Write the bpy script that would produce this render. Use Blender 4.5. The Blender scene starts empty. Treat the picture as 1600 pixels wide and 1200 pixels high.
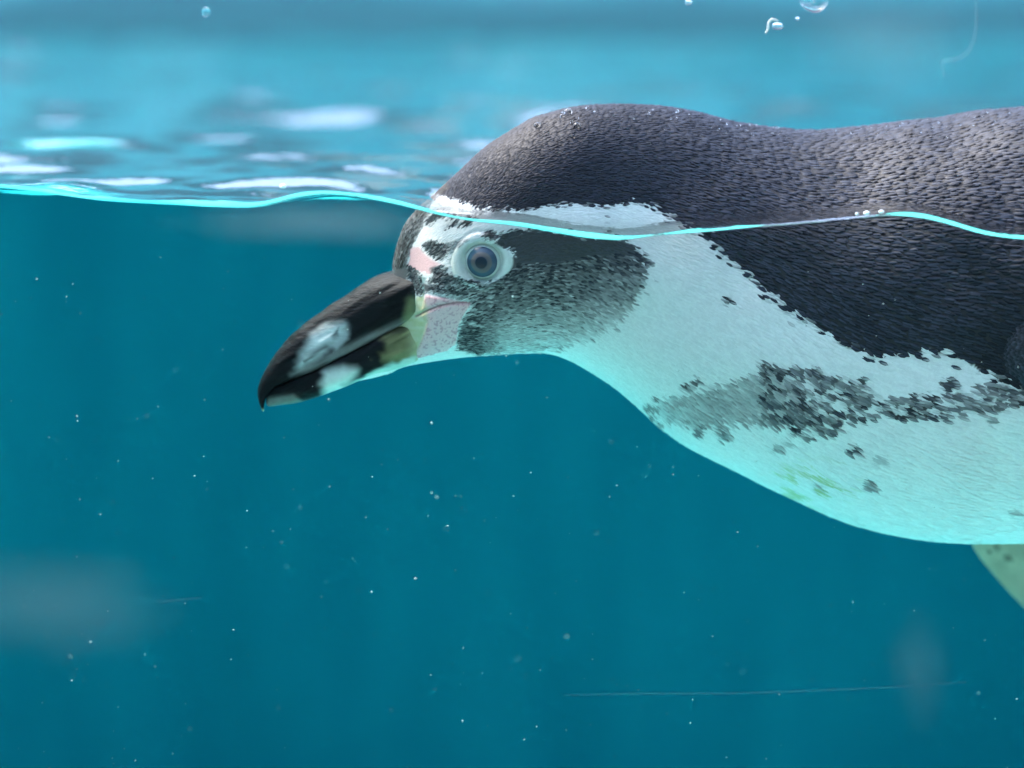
import bpy, math
import numpy as np
from mathutils import Matrix, Vector

rng = np.random.default_rng(7)
scene = bpy.context.scene

# ------------------------------------------------------------------ camera
F_PX = 7223.0                       # focal length in photo pixels (photo 1600 x 1200)
CAM = np.array([0.0, -1.5, 0.08])   # 1.5 m in front of the glass, 8 cm above the water level
PITCH = math.atan(675.0 / F_PX)
FWD = np.array([0.0, math.cos(PITCH), -math.sin(PITCH)])
UP = np.array([0.0, math.sin(PITCH), math.cos(PITCH)])

cam_data = bpy.data.cameras.new("camera")
cam = bpy.data.objects.new("camera", cam_data)
scene.collection.objects.link(cam)
cam.location = CAM
cam.rotation_euler = (math.pi / 2 - PITCH, 0, 0)
cam_data.sensor_width = 36.0
cam_data.lens = 36.0 * F_PX / 1600.0
cam_data.clip_start = 0.05
cam_data.clip_end = 500.0
cam_data.dof.use_dof = True
cam_data.dof.focus_distance = 1.555
cam_data.dof.aperture_fstop = 8.0
scene.camera = cam

# ------------------------------------------------------------------ sky, sun, exposure
SUN_ELEV = math.radians(58)
SUN_AZ = math.radians(62)          # measured from +Y (behind the pool) towards -X: high on the left
world = bpy.data.worlds.new("World")
scene.world = world
world.use_nodes = True
wn = world.node_tree
wn.nodes.clear()
sky = wn.nodes.new("ShaderNodeTexSky")
sky.sky_type = 'NISHITA'
sky.sun_disc = False
sky.sun_elevation = SUN_ELEV
sky.sun_rotation = -SUN_AZ
sky.air_density = 1.0
sky.dust_density = 2.5
sky.ozone_density = 1.0
bg = wn.nodes.new("ShaderNodeBackground")
bg.inputs["Strength"].default_value = 0.15
wo = wn.nodes.new("ShaderNodeOutputWorld")
wn.links.new(sky.outputs[0], bg.inputs[0])
wn.links.new(bg.outputs[0], wo.inputs[0])

sun_data = bpy.data.lights.new("sun", 'SUN')
sun_data.energy = 0.5
sun_data.angle = math.radians(14)
sun_data.color = (1.0, 0.965, 0.92)
sun = bpy.data.objects.new("sun", sun_data)
scene.collection.objects.link(sun)
to_sun = Vector((-math.sin(SUN_AZ) * math.cos(SUN_ELEV), math.cos(SUN_AZ) * math.cos(SUN_ELEV), math.sin(SUN_ELEV)))
sun.rotation_euler = to_sun.to_track_quat('Z', 'Y').to_euler()
sun.location = to_sun * 6

scene.view_settings.view_transform = 'Standard'
scene.view_settings.look = 'None'
scene.view_settings.gamma = 1.0
scene.view_settings.exposure = 2.92
scene.cycles.max_bounces = 10
scene.cycles.transparent_max_bounces = 24
scene.cycles.diffuse_bounces = 5
scene.cycles.caustics_reflective = False
scene.cycles.caustics_refractive = False
scene.cycles.sample_clamp_indirect = 6.0

# ------------------------------------------------------------------ pixel <-> place helpers
def project(P):
    rel = np.asarray(P, float) - CAM
    d = rel @ FWD
    return 800 + F_PX * rel[..., 0] / d, 600 - F_PX * (rel @ UP) / d

def at(px, py, Y):
    """point on the plane y = Y seen at photo pixel (px, py)"""
    px, py, Y = np.broadcast_arrays(np.asarray(px, float), np.asarray(py, float), np.asarray(Y, float))
    d = FWD + ((px - 800) / F_PX)[..., None] * np.array([1.0, 0, 0]) + ((600 - py) / F_PX)[..., None] * UP
    t = (Y - CAM[1]) / d[..., 1]
    return CAM + d * t[..., None]

PPM = F_PX / 1.6                    # photo pixels per metre around the penguin

def smooth(x, a, b):
    t = np.clip((x - a) / (b - a), 0, 1)
    return t * t * (3 - 2 * t)

def sdf(px, py, poly):
    """signed distance to a polygon in pixels, negative inside"""
    poly = np.asarray(poly, float)
    p = np.stack([np.asarray(px, float), np.asarray(py, float)], -1)
    dmin = np.full(p.shape[:-1], 1e9)
    inside = np.zeros(p.shape[:-1], bool)
    n = len(poly)
    for i in range(n):
        a, b = poly[i], poly[(i + 1) % n]
        e = b - a
        w = p - a
        t = np.clip((w @ e) / max(e @ e, 1e-9), 0, 1)
        dd = w - t[..., None] * e
        dmin = np.minimum(dmin, np.hypot(dd[..., 0], dd[..., 1]))
        cond = (a[1] > p[..., 1]) != (b[1] > p[..., 1])
        with np.errstate(divide='ignore', invalid='ignore'):
            xi = a[0] + (p[..., 1] - a[1]) * e[0] / (e[1] if e[1] != 0 else 1e-9)
        inside ^= cond & (p[..., 0] < xi)
    return np.where(inside, -dmin, dmin)

def catmull(keys, n_per):
    """Catmull-Rom through the rows of keys; n_per samples for each span"""
    K = np.asarray(keys, float)
    K = np.vstack([2 * K[0] - K[1], K, 2 * K[-1] - K[-2]])
    out = []
    for i in range(1, len(K) - 2):
        n = n_per[i - 1] if hasattr(n_per, '__len__') else n_per
        t = np.linspace(0, 1, n, endpoint=False)[:, None]
        p0, p1, p2, p3 = K[i - 1], K[i], K[i + 1], K[i + 2]
        out.append(0.5 * (2 * p1 + (p2 - p0) * t + (2 * p0 - 5 * p1 + 4 * p2 - p3) * t ** 2 + (3 * p1 - p0 - 3 * p2 + p3) * t ** 3))
    out.append(K[-2][None])
    return np.vstack(out)

_tab = rng.random((256, 256))
def vnoise(x, y):
    x, y = np.asarray(x, float), np.asarray(y, float)
    xi, yi = np.floor(x).astype(int), np.floor(y).astype(int)
    fx, fy = x - xi, y - yi
    fx, fy = fx * fx * (3 - 2 * fx), fy * fy * (3 - 2 * fy)
    g = lambda i, j: _tab[i & 255, j & 255]
    return (g(xi, yi) * (1 - fx) * (1 - fy) + g(xi + 1, yi) * fx * (1 - fy) + g(xi, yi + 1) * (1 - fx) * fy + g(xi + 1, yi + 1) * fx * fy)

# ------------------------------------------------------------------ mesh helpers
def link(o):
    scene.collection.objects.link(o)
    return o

def empty(name, loc=(0, 0, 0)):
    o = bpy.data.objects.new(name, None)
    o.location = loc
    o.empty_display_size = 0.05
    return link(o)

def mesh_obj(name, verts, faces, mat, parent=None, col=None, shade=True):
    """faces: one int array (n, k) or a list of such arrays / lists"""
    me = bpy.data.meshes.new(name)
    verts = np.asarray(verts, np.float32)
    if parent is not None:
        verts = verts - np.array(parent_world(parent), np.float32)
    groups = faces if isinstance(faces, (list, tuple)) else [faces]
    groups = [np.asarray(g, np.int32) for g in groups if len(g)]
    loops = np.concatenate([g.ravel() for g in groups])
    sizes = np.concatenate([np.full(len(g), g.shape[1], np.int32) for g in groups])
    starts = np.concatenate([[0], np.cumsum(sizes)[:-1]]).astype(np.int32)
    me.vertices.add(len(verts)); me.vertices.foreach_set("co", verts.ravel())
    me.loops.add(len(loops)); me.loops.foreach_set("vertex_index", loops)
    me.polygons.add(len(sizes)); me.polygons.foreach_set("loop_start", starts)
    me.polygons.foreach_set("use_smooth", np.full(len(sizes), bool(shade)))
    me.update(calc_edges=True)
    me.validate()
    if col is not None:
        a = me.color_attributes.new("Col", 'FLOAT_COLOR', 'POINT')
        c = np.ones((len(verts), 4), np.float32); c[:, :3] = col
        a.data.foreach_set("color", c.ravel())
    o = bpy.data.objects.new(name, me)
    if mat is not None:
        me.materials.append(mat)
    link(o)
    if parent is not None:
        o.parent = parent
    return o

def parent_world(p):
    v = Vector((0, 0, 0))
    while p is not None:
        v += p.location
        p = p.parent
    return v

def tag(o, label=None, cat=None, group=None, kind=None):
    if label: o["label"] = label
    if cat: o["category"] = cat
    if group: o["group"] = group
    if kind: o["kind"] = kind
    return o

def grid_faces(nu, nv, wrap_v=False):
    i = np.arange(nu - 1)[:, None]
    j = np.arange(nv if wrap_v else nv - 1)[None, :]
    j2 = (j + 1) % nv
    f = np.stack([i * nv + j + 0 * i, (i + 1) * nv + j, (i + 1) * nv + j2, i * nv + j2 + 0 * i], -1)
    return f.reshape(-1, 4)

def box(name, lo, hi, mat, parent=None, bevel=0.0):
    lo, hi = np.array(lo, float), np.array(hi, float)
    v = np.array([[(lo, hi)[a][0], (lo, hi)[b][1], (lo, hi)[c][2]] for a in (0, 1) for b in (0, 1) for c in (0, 1)])
    f = np.array([[0, 1, 3, 2], [4, 6, 7, 5], [0, 4, 5, 1], [2, 3, 7, 6], [0, 2, 6, 4], [1, 5, 7, 3]])
    o = mesh_obj(name, v, f, mat, parent, shade=False)
    if bevel:
        m = o.modifiers.new("bevel", 'BEVEL'); m.width = bevel; m.segments = 2
    return o

# ------------------------------------------------------------------ materials
def new_mat(name):
    m = bpy.data.materials.new(name)
    m.use_nodes = True
    nt = m.node_tree
    nt.nodes.clear()
    out = nt.nodes.new("ShaderNodeOutputMaterial")
    return m, nt, out

def principled(nt, out, **kw):
    b = nt.nodes.new("ShaderNodeBsdfPrincipled")
    for k, v in kw.items():
        b.inputs[k.replace('_', ' ')].default_value = v
    nt.links.new(b.outputs[0], out.inputs["Surface"])
    return b

def noise_node(nt, scale, detail=4.0, rough=0.55, vec=None, stretch=None):
    tc = nt.nodes.new("ShaderNodeTexCoord")
    src = tc.outputs["Object"]
    if stretch:
        mp = nt.nodes.new("ShaderNodeMapping")
        mp.inputs["Scale"].default_value = stretch
        nt.links.new(src, mp.inputs[0]); src = mp.outputs[0]
    n = nt.nodes.new("ShaderNodeTexNoise")
    n.inputs["Scale"].default_value = scale
    n.inputs["Detail"].default_value = detail
    n.inputs["Roughness"].default_value = rough
    nt.links.new(src, n.inputs["Vector"])
    return n

def ramp(nt, src, stops):
    r = nt.nodes.new("ShaderNodeValToRGB")
    e = r.color_ramp.elements
    while len(e) < len(stops):
        e.new(0.5)
    for el, (p, c) in zip(e, stops):
        el.position = p; el.color = (*c, 1.0)
    nt.links.new(src, r.inputs[0])
    return r

def bump(nt, src, strength, dist, bsdf):
    b = nt.nodes.new("ShaderNodeBump")
    b.inputs["Strength"].default_value = strength
    b.inputs["Distance"].default_value = dist
    nt.links.new(src, b.inputs["Height"])
    nt.links.new(b.outputs[0], bsdf.inputs["Normal"])

def wall_paint(name, c1, c2, c3, stretch, scale=1.0, rough=0.7):
    m, nt, out = new_mat(name)
    b = principled(nt, out, Roughness=rough)
    n = noise_node(nt, scale, 6, 0.6, stretch=stretch)
    r = ramp(nt, n.outputs["Fac"], [(0.3, c1), (0.5, c2), (0.72, c3)])
    nt.links.new(r.outputs[0], b.inputs["Base Color"])
    n2 = noise_node(nt, 30, 5)
    bump(nt, n2.outputs["Fac"], 0.4, 0.01, b)
    return m

M_POOL = wall_paint("pool_paint", (0.06, 0.235, 0.265), (0.12, 0.375, 0.40), (0.27, 0.55, 0.55), (1.0, 1.0, 0.16), 3.0)
# dark algae tide line where the walls meet the water
nt = M_POOL.node_tree
pb = [n for n in nt.nodes if n.type == 'BSDF_PRINCIPLED'][0]
src = pb.inputs["Base Color"].links[0].from_socket
tc = nt.nodes.new("ShaderNodeTexCoord"); sp = nt.nodes.new("ShaderNodeSeparateXYZ")
nt.links.new(tc.outputs["Object"], sp.inputs[0])
nz = noise_node(nt, 1.1, 3)
ad = nt.nodes.new("ShaderNodeMath"); ad.operation = 'MULTIPLY_ADD'; ad.inputs[1].default_value = -0.22
nt.links.new(nz.outputs["Fac"], ad.inputs[0]); nt.links.new(sp.outputs["Z"], ad.inputs[2])
rr = ramp(nt, ad.outputs[0], [(0.0, (0, 0, 0)), (0.5, (1, 1, 1))])
mr = nt.nodes.new("ShaderNodeMapRange"); mr.inputs["From Min"].default_value = -0.17; mr.inputs["From Max"].default_value = -0.05
nt.links.new(ad.outputs[0], mr.inputs["Value"]); nt.links.new(mr.outputs[0], rr.inputs[0])
rr.color_ramp.elements[0].position = 0.0
for pos, c in ((0.2, (1, 1, 1)), (0.75, (1, 1, 1)), (0.95, (0, 0, 0))):
    e_ = rr.color_ramp.elements.new(pos); e_.color = (*c, 1)
rr.color_ramp.elements[-1].color = (0, 0, 0, 1)
for e_ in rr.color_ramp.elements:
    if abs(e_.position - 0.5) < 1e-3: e_.color = (1, 1, 1, 1)
mxx = nt.nodes.new("ShaderNodeMix"); mxx.data_type = 'RGBA'
nt.links.new(rr.outputs[0], mxx.inputs["Factor"]); nt.links.new(src, mxx.inputs["A"])
mxx.inputs["B"].default_value = (0.07, 0.17, 0.19, 1)
nt.links.new(mxx.outputs["Result"], pb.inputs["Base Color"])
M_FLOOR = wall_paint("pool_floor_paint", (0.34, 0.6, 0.48), (0.62, 0.86, 0.70), (0.70, 0.9, 0.76), (1, 1, 1), 3.0)
M_CONC = wall_paint("concrete", (0.16, 0.18, 0.19), (0.22, 0.24, 0.25), (0.29, 0.30, 0.30), (1, 1, 0.5), 1.5, 0.85)
M_DARK = wall_paint("weathered_wall", (0.10, 0.16, 0.17), (0.14, 0.21, 0.22), (0.19, 0.26, 0.265), (1, 1, 0.4), 1.2, 0.9)
M_BOUNCE_FLOOR = wall_paint("mint_bounce_floor", (0.18, 0.28, 0.24), (0.22, 0.33, 0.285), (0.26, 0.37, 0.32), (1, 1, 1), 3.0, 0.6)  # mint tint added so the unseen ground bounces light onto the penguin
M_BOUNCE_WALL = wall_paint("mint_bounce_wall", (0.22, 0.40, 0.41), (0.27, 0.47, 0.47), (0.32, 0.53, 0.52), (1, 1, .4), 1.5, 0.7)  # mint tint added to the unseen walls for bounce light
M_PAVE = wall_paint("paving", (0.12, 0.115, 0.11), (0.16, 0.155, 0.15), (0.2, 0.195, 0.19), (1, 1, 1), 3.0, 0.9)

# water: clear absorbing volume (no surface) and a thin Fresnel surface sheet
M_WATER, nt, out = new_mat("water_volume")
va = nt.nodes.new("ShaderNodeVolumeAbsorption")
va.inputs["Color"].default_value = (0.28, 0.826, 0.866, 1)
va.inputs["Density"].default_value = 1.5
nt.links.new(va.outputs[0], out.inputs["Volume"])

M_SURF, nt, out = new_mat("water_surface")
fr = nt.nodes.new("ShaderNodeFresnel"); fr.inputs["IOR"].default_value = 1.333
tr = nt.nodes.new("ShaderNodeBsdfTransparent")
gl = nt.nodes.new("ShaderNodeBsdfGlossy"); gl.inputs["Roughness"].default_value = 0.02
gl.inputs["Color"].default_value = (1, 1, 1, 1)
mx = nt.nodes.new("ShaderNodeMixShader")
nz = noise_node(nt, 95, 3)
bp = nt.nodes.new("ShaderNodeBump"); bp.inputs["Strength"].default_value = 0.25; bp.inputs["Distance"].default_value = 0.0015
nt.links.new(nz.outputs["Fac"], bp.inputs["Height"])
nt.links.new(bp.outputs[0], gl.inputs["Normal"]); nt.links.new(bp.outputs[0], fr.inputs["Normal"])
nt.links.new(fr.outputs[0], mx.inputs[0])
nt.links.new(tr.outputs[0], mx.inputs[1]); nt.links.new(gl.outputs[0], mx.inputs[2])
nt.links.new(mx.outputs[0], out.inputs["Surface"])

M_GLASS, nt, out = new_mat("clear_glass")
tr = nt.nodes.new("ShaderNodeBsdfTransparent"); tr.inputs[0].default_value = (0.985, 0.99, 0.99, 1)
nt.links.new(tr.outputs[0], out.inputs["Surface"])

M_DROP, nt, out = new_mat("droplet_water")
g = nt.nodes.new("ShaderNodeBsdfGlass"); g.inputs["IOR"].default_value = 1.333; g.inputs["Roughness"].default_value = 0.0
nt.links.new(g.outputs[0], out.inputs["Surface"])

def attr_mat(name, rough, spec=0.5, sheen=0.0, coat=0.0, bump_args=None, var=0.12, nscale=900):
    m, nt, out = new_mat(name)
    b = principled(nt, out, Roughness=rough)
    b.inputs["Specular IOR Level"].default_value = spec
    if coat:
        b.inputs["Coat Weight"].default_value = coat
        b.inputs["Coat Roughness"].default_value = 0.15
    if sheen:
        b.inputs["Sheen Weight"].default_value = sheen
        b.inputs["Sheen Roughness"].default_value = 0.4
    a = nt.nodes.new("ShaderNodeAttribute"); a.attribute_name = "Col"
    n = noise_node(nt, nscale, 3)
    mr = nt.nodes.new("ShaderNodeMapRange")
    mr.inputs["To Min"].default_value = 1 - var; mr.inputs["To Max"].default_value = 1 + var
    nt.links.new(n.outputs["Fac"], mr.inputs["Value"])
    mul = nt.nodes.new("ShaderNodeVectorMath"); mul.operation = 'SCALE'
    nt.links.new(a.outputs["Color"], mul.inputs[0]); nt.links.new(mr.outputs[0], mul.inputs["Scale"])
    nt.links.new(mul.outputs[0], b.inputs["Base Color"])
    if bump_args:
        sc, st, dist, stretch = bump_args
        n2 = noise_node(nt, sc, 4, stretch=stretch)
        bump(nt, n2.outputs["Fac"], st, dist, b)
    return m

M_SKIN = attr_mat("penguin_skin", 0.55, 0.35, bump_args=(1500, 0.35, 0.0004, None))
M_FEATHER = attr_mat("penguin_feather", 0.5, 0.2, sheen=0.0)
M_BILL = attr_mat("penguin_bill", 0.5, 0.1, bump_args=(500, 0.5, 0.0008, (0.35, 1, 1.4)), var=0.2, nscale=500)

# ================================================================== SETTING
X0, X1, Y1, ZF = -3.6, 3.6, 3.2, -0.84
tag(box("pool_floor", (X0 - 0.2, -0.2, ZF - 0.2), (X1 + 0.2, Y1 + 0.2, ZF), M_FLOOR), kind="structure")
tag(box("pool_wall_back", (X0, Y1, ZF), (X1, Y1 + 0.25, 0.5), M_POOL), kind="structure")
tag(box("pool_wall_left", (X0 - 0.25, 0.0, ZF), (X0, Y1 + 0.25, 0.5), M_POOL), kind="structure")
tag(box("pool_wall_right", (X1, 0.0, ZF), (X1 + 0.25, Y1 + 0.25, 0.5), M_POOL), kind="structure")
tag(box("pool_wall_front", (X0, -0.25, ZF), (X1, 0.0, -0.78), M_POOL), kind="structure")
tag(box("pool_wall_front_left", (X0, -0.25, -0.78), (-1.6, 0.0, 0.5), M_POOL), kind="structure")
tag(box("pool_wall_front_right", (1.6, -0.25, -0.78), (X1, 0.0, 0.5), M_POOL), kind="structure")
tag(box("pool_surround", (-9, Y1 + 0.25, -0.2), (9, 9.0, 0.44), M_CONC), kind="structure")
tag(box("enclosure_wall", (-9, 6.2, 0.44), (9, 6.5, 2.0), M_DARK),
    "grey green weathered concrete wall enclosing the far side of the pool", "wall")
tag(box("visitor_bounce_ground", (-60, -60, -1.3), (60, -0.31, -0.95), M_BOUNCE_FLOOR), kind="structure")  # out of view; raised and tinted to bounce mint light on the flank
tag(box("far_ground", (-60, 9.0, -0.3), (60, 60, 0.0), M_PAVE), kind="structure")
window = empty("viewing_window", (0, -0.011, -0.78))
tag(window, "clear glass viewing window between the visitors and the pool", "window")
box("pane", (-1.6, -0.021, -0.78), (1.6, -0.001, 0.5), M_GLASS, window)
M_STEEL, nt, out = new_mat("brushed_steel")
b = principled(nt, out, Roughness=0.35, Metallic=1.0); b.inputs["Base Color"].default_value = (0.5, 0.51, 0.52, 1)
box("frame", (-1.66, -0.05, 0.502), (1.66, 0.012, 0.56), M_STEEL, window)
for sx in (-1, 1):
    box("frame", (min(sx * 1.6, sx * 1.66), -0.3, -0.78), (max(sx * 1.6, sx * 1.66), -0.252, 0.5), M_STEEL, window)
box("frame", (-1.66, -0.3, -0.84), (1.66, -0.252, -0.782), M_STEEL, window)

# unseen canopy and walls added around and behind the camera to block sky
# unseen rocks added on the far bank to break up the water's reflections
M_ADDED_ROCK = wall_paint("added_rock", (0.10, 0.17, 0.17), (0.17, 0.24, 0.235), (0.26, 0.30, 0.285), (1, 1, 1), 3.5, 0.9)
def added_boulder(x, y, rx, ry, rz, seed, label):
    r = np.random.default_rng(seed)
    u = np.linspace(0, np.pi / 2 + .3, 24); w_ = np.linspace(0, 2 * np.pi, 64, endpoint=False)
    d = np.stack([np.sin(u)[:, None] * np.cos(w_), np.sin(u)[:, None] * np.sin(w_), np.cos(u)[:, None] + 0 * w_], -1)
    rad = np.ones(d.shape[:2])
    for k_ in range(40):
        f = r.normal(0, 1, 3); f /= np.linalg.norm(f)
        rad = np.minimum(rad, r.uniform(.72, .95) / np.maximum(1e-3, d @ f).clip(.3))
    rad *= 1 + .05 * np.sin(d[..., 0] * 17 + seed) * np.sin(d[..., 2] * 21)
    v = d * rad[..., None] * np.array([rx, ry, rz]) + np.array([x, y, 0.42])
    v = v.reshape(-1, 3)
    tag(mesh_obj("added_boulder", np.vstack([v, v[:64].mean(0)[None]]), grid_faces(24, 64, True), M_ADDED_ROCK, shade=False), label, "added_boulder", "boulders added for reflections in the water")
added_boulder(-2.3, 4.3, .8, .6, .75, 1, "broad grey added boulder on the far bank before the left end of the wall")
added_boulder(-1.15, 4.15, .5, .45, .45, 2, "low grey added boulder on the far bank next to the broad one")
added_boulder(0.35, 4.4, .75, .6, .95, 3, "tallest grey added boulder on the far bank")
added_boulder(1.3, 4.1, .45, .4, .4, 4, "small grey added boulder on the far bank beside the tallest one")
added_boulder(2.6, 4.4, .9, .6, .7, 5, "long grey added boulder on the far bank before the right end of the wall")

blocker = empty("sky_blocker", (0, -4.0, -1.5))  # added out of view to cut the front sky
tag(blocker, "unseen roof and walls added to block sky on the visitors' side of the glass", "blocker")
box("added_roof", (-6, -4.2, 1.6), (6, -1.6, 1.75), M_DARK, blocker)
box("added_back_wall", (-6, -4.2, -1.5), (6, -4.0, 1.598), M_BOUNCE_WALL, blocker)
for sx in (-1, 1):
    box("added_side_wall", (min(sx * 5.8, sx * 6.0), -3.998, -1.5), (max(sx * 5.8, sx * 6.0), -1.5, 1.598), M_BOUNCE_WALL, blocker)

# ------------------------------------------------------------------ water
WL = np.array([(-400, 300), (-200, 280), (0, 284), (60, 291), (150, 304), (300, 314), (400, 317), (430, 310), (465, 298), (510, 293),
               (560, 298), (620, 312), (680, 327), (740, 338), (800, 345), (850, 354), (910, 364), (965, 369), (1010, 364),
               (1060, 358), (1150, 351), (1250, 344), (1330, 338), (1400, 333), (1440, 336), (1490, 347), (1540, 362), (1600, 371),
               (1680, 372), (1800, 350), (2000, 320)], float)
WLp = at(WL[:, 0], WL[:, 1], 0.0)

def geo(start, step, ratio, end):
    v = [start]
    while v[-1] < end:
        v.append(v[-1] + step); step *= ratio
    v[-1] = end
    return np.array(v)

xr = np.concatenate([np.arange(0.0005, 0.2, 0.001), np.arange(0.2, 0.62, 0.005), geo(0.625, 0.006, 1.06, X1 - 0.001)])
xs = np.concatenate([-xr[::-1], xr])
ys = geo(0.006, 0.0006, 1.022, 0.4)
ys = np.concatenate([np.arange(0.0, 0.006, 0.00025), ys, np.arange(ys[-1] + 0.009, Y1 - 0.005, 0.009), [Y1 - 0.001]])
GX, GY = np.meshgrid(xs, ys, indexing='ij')
zc = np.interp(xs, WLp[:, 0], WLp[:, 2])
k = np.exp(-0.5 * (np.arange(-9, 10) / 3.0) ** 2); k /= k.sum()
zc = np.convolve(np.pad(zc, 9, mode='edge'), k, 'valid')
wv = np.zeros_like(GX)
wr = np.random.default_rng(21)
for lam, sl, num in ((0.9, 0.012, 5), (0.42, 0.012, 7), (0.2, 0.022, 9), (0.1, 0.055, 12), (0.062, 0.1, 14), (0.032, 0.08, 12)):
    for _ in range(num):
        a = wr.uniform(0, math.pi)
        L = lam * wr.uniform(0.7, 1.4)
        kx, ky = math.cos(a) * 2 * math.pi / L, math.sin(a) * 2 * math.pi / L
        wv += sl * L / (2 * math.pi) / math.sqrt(num) * 1.3 * np.sin(kx * GX + ky * GY + wr.uniform(0, 6.28)) * np.clip(L / (0.004 + np.minimum(0.024, 0.05 * GY)) - 1.2, 0, 1)
near = np.exp(-GY / 0.06)
men = 0.0016 + 0.0008 * np.sin(xs * 31 + 1.2) * np.sin(xs * 83) + 0.0002 * np.sin(xs * 190 + 2) + 0.0006 * smooth(xs, 0.12, 0.15)
mea = (0.0021 + 0.0005 * np.sin(xs * 57 + .5) + 0.0003 * np.sin(xs * 151 + 1))[:, None]
GZ = zc[:, None] * np.exp(-GY / 0.10) + wv * (1 - near) + men[:, None] * (0.4 * np.exp(-(GY / (0.9 * mea)) ** 2) + 0.6 * np.exp(-GY / (0.6 * mea))) - 0.002 \
    + (0.0011 * (0.5 + 0.5 * np.sin(xs * 47 + 4) * np.sin(xs * 22 + 1)))[:, None] * np.exp(-((GY - 0.0075 - 0.002 * np.sin(GX * 61)) / 0.0028) ** 2)
P = np.stack([GX, GY + 0.0004, GZ], -1)
nx, ny = GX.shape
wf = grid_faces(nx, ny)
tag(mesh_obj("water_surface", P.reshape(-1, 3), wf, M_SURF), kind="structure")
# the body of water below the surface: a closed volume
ii = np.unique(np.concatenate([np.arange(0, len(xs), 4), [len(xs) - 1]])); jj = np.unique(np.concatenate([np.arange(0, 40, 2), np.arange(40, len(ys), 6), [len(ys) - 1]]))
P2 = P[np.ix_(ii, jj)]
nx, ny = P2.shape[:2]
wf = grid_faces(nx, ny)
top = P2.reshape(-1, 3) - np.array([0, 0, 0.0003])
rim = np.concatenate([np.arange(nx) * ny, (nx - 1) * ny + np.arange(1, ny), np.arange(nx - 2, -1, -1) * ny + ny - 1, np.arange(ny - 2, 0, -1)])
bot = top[rim].copy(); bot[:, 2] = ZF + 0.001
nt_, nr = len(top), len(rim)
side = np.stack([rim, nt_ + np.arange(nr), nt_ + (np.arange(nr) + 1) % nr, np.roll(rim, -1)], -1)
cb = np.array([[0, 1.6, ZF + 0.001]])
fan = np.stack([nt_ + np.arange(nr), np.full(nr, nt_ + nr), nt_ + (np.arange(nr) + 1) % nr], -1)
tag(mesh_obj("water", np.vstack([top, bot, cb]), [wf, side, fan], M_WATER, shade=False), kind="structure")

# ================================================================== PENGUIN
penguin = empty("penguin", tuple(at(1600, 600, 0.11)))
tag(penguin, "black and white spotted penguin floating with its bill and belly under water", "penguin")

# ---- markings, read as a flat side-on map in photo pixels
Z1 = lambda pts: [(380 + 0.3 * x, 300 + 0.3 * y) for x, y in pts]
Z2 = lambda pts: [(620 + 0.1375 * x, 320 + 0.1375 * y) for x, y in pts]
BACK = [(664, 306), (640, 240), (640, 60), (3000, 60), (3000, 620), (1700, 610), (1600, 604), (1560, 597), (1542, 586), (1510, 566), (1480, 554),
        (1455, 549), (1425, 552), (1390, 558), (1355, 555), (1322, 541), (1290, 521), (1252, 500), (1222, 480), (1192, 455),
        (1165, 430), (1142, 410), (1117, 388), (1098, 366), (1075, 352), (1045, 341), (1012, 320), (985, 316), (940, 325), (905, 318), (860, 322),
        (820, 329), (790, 329), (748, 328), (722, 319), (692, 309)]
CHEEK = Z2([(1020, 280), (1080, 290), (1100, 330), (1300, 300), (1600, 270)]) + \
        [(850, 359), (900, 364), (950, 368), (975, 374), (990, 384), (1004, 392), (1013, 410), (1004, 448), (986, 478), (962, 505), (930, 526),
         (880, 545), (830, 551), (745, 553), (712, 548)] + Z1([(1110, 770), (1130, 680), (1190, 590)]) + \
        Z2([(850, 1150), (700, 1060), (500, 1040), (370, 990), (360, 900), (400, 830), (380, 700), (500, 690), (560, 740), (620, 800), (760, 850),
            (900, 860), (1050, 880), (1100, 870), (1180, 830), (1260, 740), (1300, 640), (1350, 540), (1250, 520), (1150, 470), (1100, 400), (930, 390)])
BROW = Z2([(270, 455), (370, 410), (480, 440), (600, 440), (760, 400), (800, 420), (720, 480), (580, 540), (545, 600), (480, 640), (400, 590), (310, 530)])
STREAK = Z2([(340, 80), (880, 150), (840, 240), (740, 260), (600, 260), (520, 300), (560, 220), (480, 150), (330, 260), (300, 200)])
FOREHEAD = [(632, 446), (600, 450), (600, 330), (640, 296), (690, 286), (700, 296), (672, 320)] + Z2([(330, 110), (300, 220), (250, 330), (190, 440), (140, 560), (110, 650), (140, 800)])
LORE = Z2([(160, 480), (260, 470), (310, 540), (400, 610), (480, 650), (540, 680), (400, 720), (430, 800), (300, 780), (200, 750), (120, 700), (120, 580)])
NOSTRIP = Z2([(250, 800), (370, 830), (350, 900), (360, 990), (290, 1010), (300, 900)])
BILLEDGE = [(634, 416), (648, 418), (656, 430), (668, 436), (672, 450), (664, 462), (650, 462), (640, 445)]
GAPE = Z1([(970, 530), (1060, 545), (1190, 575), (1150, 640), (1120, 700), (1110, 790), (1060, 830), (900, 870), (860, 900), (850, 880), (920, 790), (960, 680), (930, 640)])
YELLOW = Z1([(955, 525), (975, 590), (970, 680), (930, 780), (880, 880), (760, 900), (700, 880), (720, 700), (830, 600), (890, 560)])
BAND = [(1008, 640), (1030, 618), (1090, 602), (1140, 590), (1190, 572), (1250, 577), (1300, 592), (1345, 606), (1372, 626), (1420, 622), (1480, 613), (1540, 603),
        (1620, 604), (1900, 600), (1900, 640), (1620, 622), (1560, 636), (1500, 645), (1420, 655), (1350, 652), (1300, 676), (1250, 672), (1190, 655), (1130, 680), (1085, 672), (1040, 658)]
BAND_L = [(1012, 640), (1040, 622), (1095, 606), (1150, 592), (1200, 580), (1240, 590), (1250, 620), (1235, 650), (1190, 652), (1150, 662), (1120, 668), (1080, 668), (1040, 656)]
dr = np.random.default_rng(5)
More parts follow.
